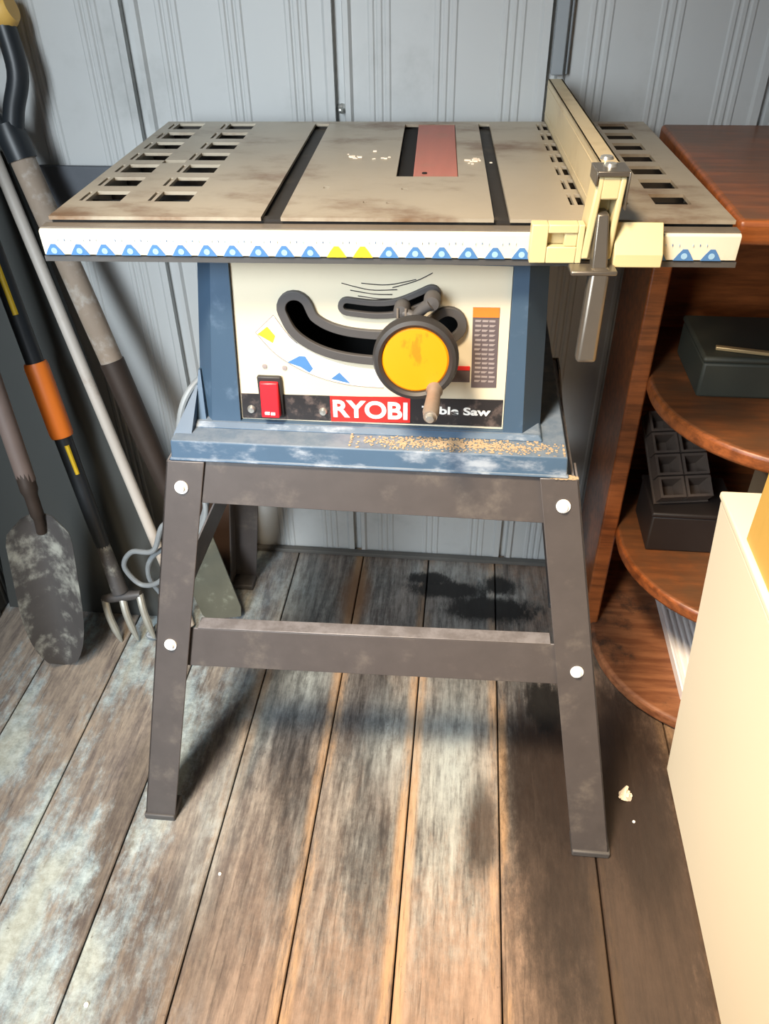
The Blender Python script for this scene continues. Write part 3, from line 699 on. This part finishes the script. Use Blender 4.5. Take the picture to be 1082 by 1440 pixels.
# ------------------------------------------------------------------ garden tools in the left corner
s = MB()
BL, BR, TR, TL = Vector((-.852, 1.045, .001)), Vector((-.505, 1.045, .001)), Vector((-.715, 1.243, .800)), Vector((-.850, 1.243, .800))
nrm = (BR-BL).cross(TL-BL).normalized()
if nrm.y > 0: nrm = -nrm
bk = -nrm*.012
s.hexa([BL, BR, BR+bk, BL+bk], [TL, TR, TR+bk, TL+bk])
for v_ in s.v: v_.z = max(v_.z, .0006)
tag(build('board', s, 'char', org=(-.65, 1.035, 0), bevel=.001), 'charcoal grey board leaning against the wall behind the garden tools', 'board')

MAT['offcut'] = M('brown_offcut', (74, 54, 42), .75, var=.3, scale=14, vs=(1, 1, .3))
s = MB(); s.hexa([(-.490, 1.175, .001), (-.412, 1.175, .001), (-.412, 1.190, .001), (-.490, 1.190, .001)], [(-.520, 1.232, .245), (-.402, 1.232, .215), (-.402, 1.247, .215), (-.520, 1.247, .245)])
tag(build('timber_offcut', s, 'offcut', org=(-.45, 1.18, 0), bevel=.002), 'dark brown timber offcut leaning on the wall behind the spade blade', 'timber')
# pole
s = MB(); pb, pt = Vector((-.482, 1.022, .006)), Vector((-.722, 1.2240, .795)); dv = (pt-pb)
s.tube([pb, pb+dv*.02, pt], [.0085, .0095, .0095], 16)
pole = tag(build('pole', s, 'pole', org=(-.476, 1.050, 0)), 'thin pale pole leaning between the black fork and the weathered spade', 'pole')

def along(a, b, f): return Vector(a)+(Vector(b)-Vector(a))*f
# spade with weathered shaft and black D grip
SB, ST = Vector((-.422, 1.050, 0)), Vector((-.664, 1.196, .800)); sd_ = (ST-SB).normalized()
spade = thing('garden_spade', 'spade with thick weathered wood shaft and black and yellow D grip', 'spade', (-.432, 1.045, 0))
s = MB(); s.tube([along(SB, ST, f) for f in (.60, .7, .8, .9, 1.0)], [.0185, .019, .0185, .019, .0185], 16); build('shaft', s, 'weather', spade)
s = MB(); s.tube([along(SB, ST, f) for f in (.30, .36, .45, .615)], [.013, .017, .0195, .0205], 16); build('socket', s, 'socket', spade)
sx_ = Vector((1, 0, 0)); sx_ = (sx_-sd_*sx_.dot(sd_)).normalized(); sn_ = sd_.cross(sx_)
s = MB()
def SP(a, l, d): return SB + sd_*l + sx_*a + sn_*d
for lev in (0,):
    ow = [(-.040, .02), (-.034, .002), (.034, .002), (.040, .02), (.044, .215), (.02, .228), (-.02, .228), (-.044, .215)]
    ring_f = [SP(a, l, -.010*(1-(a/.044)**2)) for a, l in ow]; ring_b = [p+sn_*.003 for p in ring_f]
    s.add(ring_f+ring_b, [tuple(range(8)), tuple(range(15, 7, -1))]+[(i, (i+1) % 8, 8+(i+1) % 8, 8+i) for i in range(8)])
for v_ in s.v: v_.z = max(v_.z, .0008)
build('blade', s, 'spadeblade', spade)
# D grip: yoke, two arms, crossbar
s = MB(); g0 = ST - sd_*.012
s.tube([g0, g0+sd_*.03, g0+sd_*.05], [.0215, .022, .019], 16)
armR = smooth_path([g0+sd_*.030, g0+sd_*.065+sx_*.020, g0+sd_*.105+sx_*.048, g0+sd_*.165+sx_*.058], 6)
armL = smooth_path([g0+sd_*.030, g0+sd_*.065-sx_*.020, g0+sd_*.105-sx_*.048, g0+sd_*.165-sx_*.058], 6)
s.tube(armR, .0150, 12); s.tube(armL, .0150, 12)
build('grip_frame', s, 'blacktool', spade)
s = MB(); s.tube([g0+sd_*.178-sx_*.078, g0+sd_*.178-sx_*.070, g0+sd_*.178+sx_*.070, g0+sd_*.178+sx_*.078], [.018, .0235, .0235, .018], 16)
build('grip_bar', s, 'toolyellow2' if 'toolyellow2' in MAT else 'pine', spade)['label'] = 'yellow crossbar of the D grip'

# fork: black shaft, orange collar, yellow stripes
FB, FT = Vector((-.566, .975, 0)), Vector((-.770, 1.190, .985)); fd_ = (FT-FB).normalized()
fork = thing('garden_fork', 'garden fork with black shaft, orange collar and yellow stripes, tines on the floor', 'fork', (-.575, .975, 0))
def FP(f): return along(FB, FT, f)
s = MB(); s.tube([FP(f) for f in (.17, .25, .40, 1.0)], [.011, .0135, .0145, .0145], 16); build('shaft', s, 'blacktool', fork)
zc0, zc1 = .392, .512
s = MB(); s.tube([FP(zc0/.985), FP((zc0+.006)/.985), FP((zc1-.006)/.985), FP(zc1/.985)], [.0175, .0190, .0190, .0175], 20); build('collar', s, 'toolorange', fork)['label'] = 'orange plastic collar'
fx_ = Vector((1, 0, 0)); fx_ = (fx_-fd_*fx_.dot(fd_)).normalized(); fn_ = fx_.cross(fd_)
if fn_.y > 0: fn_ = -fn_
s = MB(); s.tube([FP(.335)+fx_*.0085+fn_*.0105, FP(.385)+fx_*.0085+fn_*.0115], [.0035, .0040], 8); build('stripe', s, 'toolyellow', fork)
s = MB(); s.tube([FP(.595)+fx_*.005+fn_*.0115, FP(.74)+fx_*.005+fn_*.0115], [.0045, .0045], 8); build('stripe', s, 'toolyellow', fork)
s = MB(); hb0 = FP(.098)
s.tube([FP(.20), FP(.108)], [.012, .015], 14)
s.tube([hb0-fx_*.037, hb0-fx_*.02, hb0+fx_*.02, hb0+fx_*.037], [.007, .009, .009, .007], 12)
build('fork_head', s, 'blade', fork)
for q in (-.034, 0, .034):
    s = MB(); s.tube(smooth_path([hb0+fx_*q, hb0+fx_*q*1.0-fd_*.03+fn_*.006, FP(.035)+fx_*q*.98+fn_*.004, FP(.006)+fx_*q*.96], 5), [.0068]*11+[.0058, .005, .0042, .0032, .0018], 10)
    for v_ in s.v: v_.z = max(v_.z, .0006)
    build('tine', s, 'tine', fork)

# round point shovel
VB, VN = Vector((-.676, .896, .0)), Vector((-.645, .928, .345)); VT = Vector((-.735, 1.06, .86))
shov = thing('shovel', 'round-point shovel with scuffed grey blade standing at far left of floor', 'shovel', (-.680, .896, 0))
vd = (VN-VB).normalized(); vx = Vector((.90, .28, 0)); vx = (vx-vd*vx.dot(vd)).normalized(); vn = vx.cross(vd)
if vn.y > 0: vn = -vn
s = MB(); NR, NCc = 16, 12; L = .330; grid = []
for j in range(NR+1):
    f = j/NR; l = L*f
    wd = .049*min(1, math.sqrt(max(0, 1-(1-min(f/.50, 1))**2.0)))*(1 if f < .90 else 1-.50*((f-.90)/.10)**2)
    wd = max(wd, .001)
    for i in range(NCc+1):
        q = -1+2*i/NCc
        dp = .030*(q*q) * (wd/.049) - .006*(1-f)          # dished, edges turned up to the viewer
        grid.append(VB + vd*l + vx*q*wd + vn*(dp-.01))
nn = len(grid); back_ = [p - vn*.002 for p in grid]; fs = []
C_ = NCc+1
for j in range(NR):
    for i in range(NCc):
        a, b, c, d = j*C_+i, j*C_+i+1, (j+1)*C_+i+1, (j+1)*C_+i
        fs += [(a, b, c, d), (nn+d, nn+c, nn+b, nn+a)]
for i in range(NCc): fs += [(i+1, i, nn+i, nn+i+1), (NR*C_+i, NR*C_+i+1, nn+NR*C_+i+1, nn+NR*C_+i)]
for j in range(NR): fs += [(j*C_, (j+1)*C_, nn+(j+1)*C_, nn+j*C_), ((j+1)*C_+NCc, j*C_+NCc, nn+j*C_+NCc, nn+(j+1)*C_+NCc)]
s.add(grid+back_, fs)
for v_ in s.v: v_.z = max(v_.z, .0008)
build('blade', s, 'blade', shov, smooth=60)
s = MB(); nk = VB+vd*.295; s.tube(smooth_path([nk-vn*.010, VB+vd*.325-vn*.004, VN+Vector((-.004, .004, .02)), along(VN, VT, .12)], 5), [.008]*6+[.0105]*5+[.0135]*5, 14); build('socket', s, 'socket', shov)
s = MB(); s.tube([along(VN, VT, f) for f in (.08, .3, .6, 1.0)], .0140, 16); build('shaft', s, 'shaftbrown', shov)

# ------------------------------------------------------------------ corner shelf unit on the right
unit = thing('corner_shelf', 'reddish brown wooden corner shelf unit with rounded shelves beside the saw', 'shelf unit', (.5, 1.06, 0))
def shelf_poly(r=.20, grow=0.0):
    cx, cy = .475, 1.05; pts = [(.277-grow*.4, 1.262)]
    for k in range(17):
        a = PI + (PI/2)*k/16; pts.append((cx+(r+grow)*math.cos(a), cy+(r+grow)*math.sin(a)))
    pts += [(.795, cy-r-grow), (.795, 1.262)]; return pts
def shelf(z0, z1, grow, mat):
    s = MB(); s.prism(shelf_poly(grow=grow), lambda a, b, h: (a, b, h), z0, z1, 0)
    o = build('shelf', s, 'shelf', unit, bevel=.006, seg=3); return o
shelf(.506, .530, 0, 'shelf'); shelf(.226, .250, 0, 'shelf')
o = shelf(.004, .028, .012, 'shelf'); o.data.materials[0] = MAT['shelf_dusty']; o['label'] = 'dusty bottom shelf'
s = MB(); s.box(.2665, .795, .825, 1.264, .806, .832); build('top_board', s, 'shelf', unit, bevel=.006, seg=3)
s = MB(); s.box(.2500, .2765, 1.075, 1.262, .0008, .806); build('side_panel', s, 'shelf', unit, bevel=.003)
s = MB(); s.box(.2765, .795, 1.256, 1.262, .0008, .806); build('back_panel', s, 'shelf', unit)
s = MB(); s.box(.775, .795, .85, 1.256, .0008, .806); build('side_panel', s, 'shelf', unit)

# things on the shelves
s = MB(); s.box(.312, .440, 1.020, 1.125, .2505, .318); s.box(.310, .442, 1.018, 1.127, .318, .326)
tag(build('storage_box', s, 'blackbox', org=(.37, 1.07, .25), bevel=.003), 'small black box on the middle shelf under the moulded tray', 'box')
# moulded tray of eight cups leaning on the box
tray = MB()
TM = Matrix.Translation((.358, 1.050, .3275)) @ Matrix.Rotation(math.radians(9), 4, 'Z') @ Matrix.Rotation(math.radians(38), 4, 'X')
cw, cl = .040, .034
for i in range(2):
    for j in range(4):
        x0, y0 = -.042+i*.0425, j*.0365
        for lev in range(1):
            o4 = [(x0, y0), (x0+cw, y0), (x0+cw, y0+cl), (x0, y0+cl)]
            i4 = [(x0+.004, y0+.004), (x0+cw-.004, y0+.004), (x0+cw-.004, y0+cl-.004), (x0+.004, y0+cl-.004)]
            b4 = [(x0+.010, y0+.009), (x0+cw-.010, y0+.009), (x0+cw-.010, y0+cl-.009), (x0+.010, y0+cl-.009)]
            vs = [TM @ Vector((a, b, .030)) for a, b in o4] + [TM @ Vector((a, b, .030)) for a, b in i4] + [TM @ Vector((a, b, .006)) for a, b in b4] + [TM @ Vector((a, b, .0)) for a, b in o4]
            fs = [(k, (k+1) % 4, 4+(k+1) % 4, 4+k) for k in range(4)] + [(4+k, 4+(k+1) % 4, 8+(k+1) % 4, 8+k) for k in range(4)] + [(8, 9, 10, 11), (15, 14, 13, 12)] + [(k, (k+1) % 4, 12+(k+1) % 4, 12+k) for k in range(4)]
            tray.add(vs, fs)
tray.box(-.044, .0425, -.002, .146, .0, .004, 0, TM)
tag(build('cup_tray', tray, 'tray', org=(.358, 1.050, .3275)), 'dark moulded tray of eight cups tilted on top of the black box', 'tray')
s = MB(); s.box(.330, .520, 1.02, 1.16, .5305, .583); s.box(.328, .522, 1.018, 1.162, .583, .592)
tag(build('tool_case', s, 'greybox', org=(.42, 1.09, .53), bevel=.004), 'grey green case in the dark on the upper shelf', 'case')
s = MB(); s.box(-.045, .045, -.004, .004, 0, .005, 0, Matrix.Translation((.392, 1.035, .5925)) @ Matrix.Rotation(math.radians(-12), 4, 'Z'))
tag(build('metal_strip', s, 'metalstrip', org=(.392, 1.035, .5925), bevel=.001), 'thin brassy strip lying on the grey green case', 'strip')
s = MB(); s.lathe([(.012, 0), (.022, 0), (.022, .016), (.012, .016), (.012, 0)], (.462, 1.045, .5924), (0, 0, 1), 28)
tag(build('tape_roll', s, 'pale', org=(.462, 1.045, .5924), bevel=.001), 'pale roll of tape on the grey green case at the frame edge', 'tape')
s = MB(); s.box(.470, .60, .930, 1.09, .2505, .385)
tag(build('carton', s, 'tan', org=(.53, 1.0, .25), bevel=.003), 'brown carton on the middle shelf behind the ivory bin', 'carton')
# white ribbed tray on the bottom shelf
s = MB(); s.box(.392, .60, .905, 1.215, .0285, .046)
k = .394
while k < .598:
    s.prism([(k, .046), (k+.0015, .0515), (k+.0050, .0515), (k+.0065, .046)], lambda a, b, h: (a, h, b), .905, 1.215); k += .0105
tag(build('ribbed_sheet', s, 'whiterib', org=(.5, 1.06, .0285)), 'white ribbed plastic sheet lying on the bottom shelf', 'plastic sheet')

# ------------------------------------------------------------------ ivory bin and the pine box on it
s = MB()
s.hexa([(.354, .180, .0008), (.79, .180, .0008), (.79, .788, .0008), (.354, .788, .0008)], [(.3315, .160, .490), (.798, .160, .490), (.798, .836, .490), (.3315, .836, .490)])
bin_ = thing('storage_bin', 'tall ivory bin with sloping side at the right edge of the floor', 'bin', (.57, .5, 0))
build('body', s, 'cream', bin_, bevel=.004)
s = MB(); s.box(.3295, .798, .158, .838, .490, .500); build('lid', s, 'cream', bin_, bevel=.003)
s = MB(); s.box(.3355, .52, .30, .742, .5006, .80)
tag(build('wooden_box', s, 'pine', org=(.43, .52, .5005), bevel=.002), 'golden plywood box standing on the ivory bin', 'box')

# ------------------------------------------------------------------ litter on the floor
s = MB()
rd = random.Random(4)
for k in range(7):
    a = 2*PI*k/7; x, y = .284+.006*math.cos(a), .733+.006*math.sin(a); h = rd.uniform(.004, .012)
    s.tube([(x, y, .001), (x+rd.uniform(-.006, .006), y+rd.uniform(-.006, .006), h)], [.005, .0022], 7)
s.tube([(.279, .724, .002), (.283, .737, .012)], [.004, .002], 7)
for v_ in s.v: v_.z = max(v_.z, .0006)
tag(build('paper_scrap', s, 'scrap', org=(.284, .732, 0)), 'crumpled white scrap on the dark floor right of the stand', 'scrap')
for (x, y, r, lb) in ((-.421, .375, .0030, 'tiny white chip on the bluish boards near the bottom edge'), (-.300, .555, .0022, 'tiny pale chip on the boards in front of the left front leg'), (.290, .690, .0020, 'tiny pale chip just in front of the crumpled scrap')):
    s = MB(); s.lathe([(0, 0), (r*1.1, 0), (r, r*.7), (r*.5, r), (0, r*1.05)], (x, y, .0004), (0, 0, 1), 9)
    tag(build('paint_chip', s, 'white_ink', org=(x, y, 0)), lb, 'chip', 'pale chips on the floor')
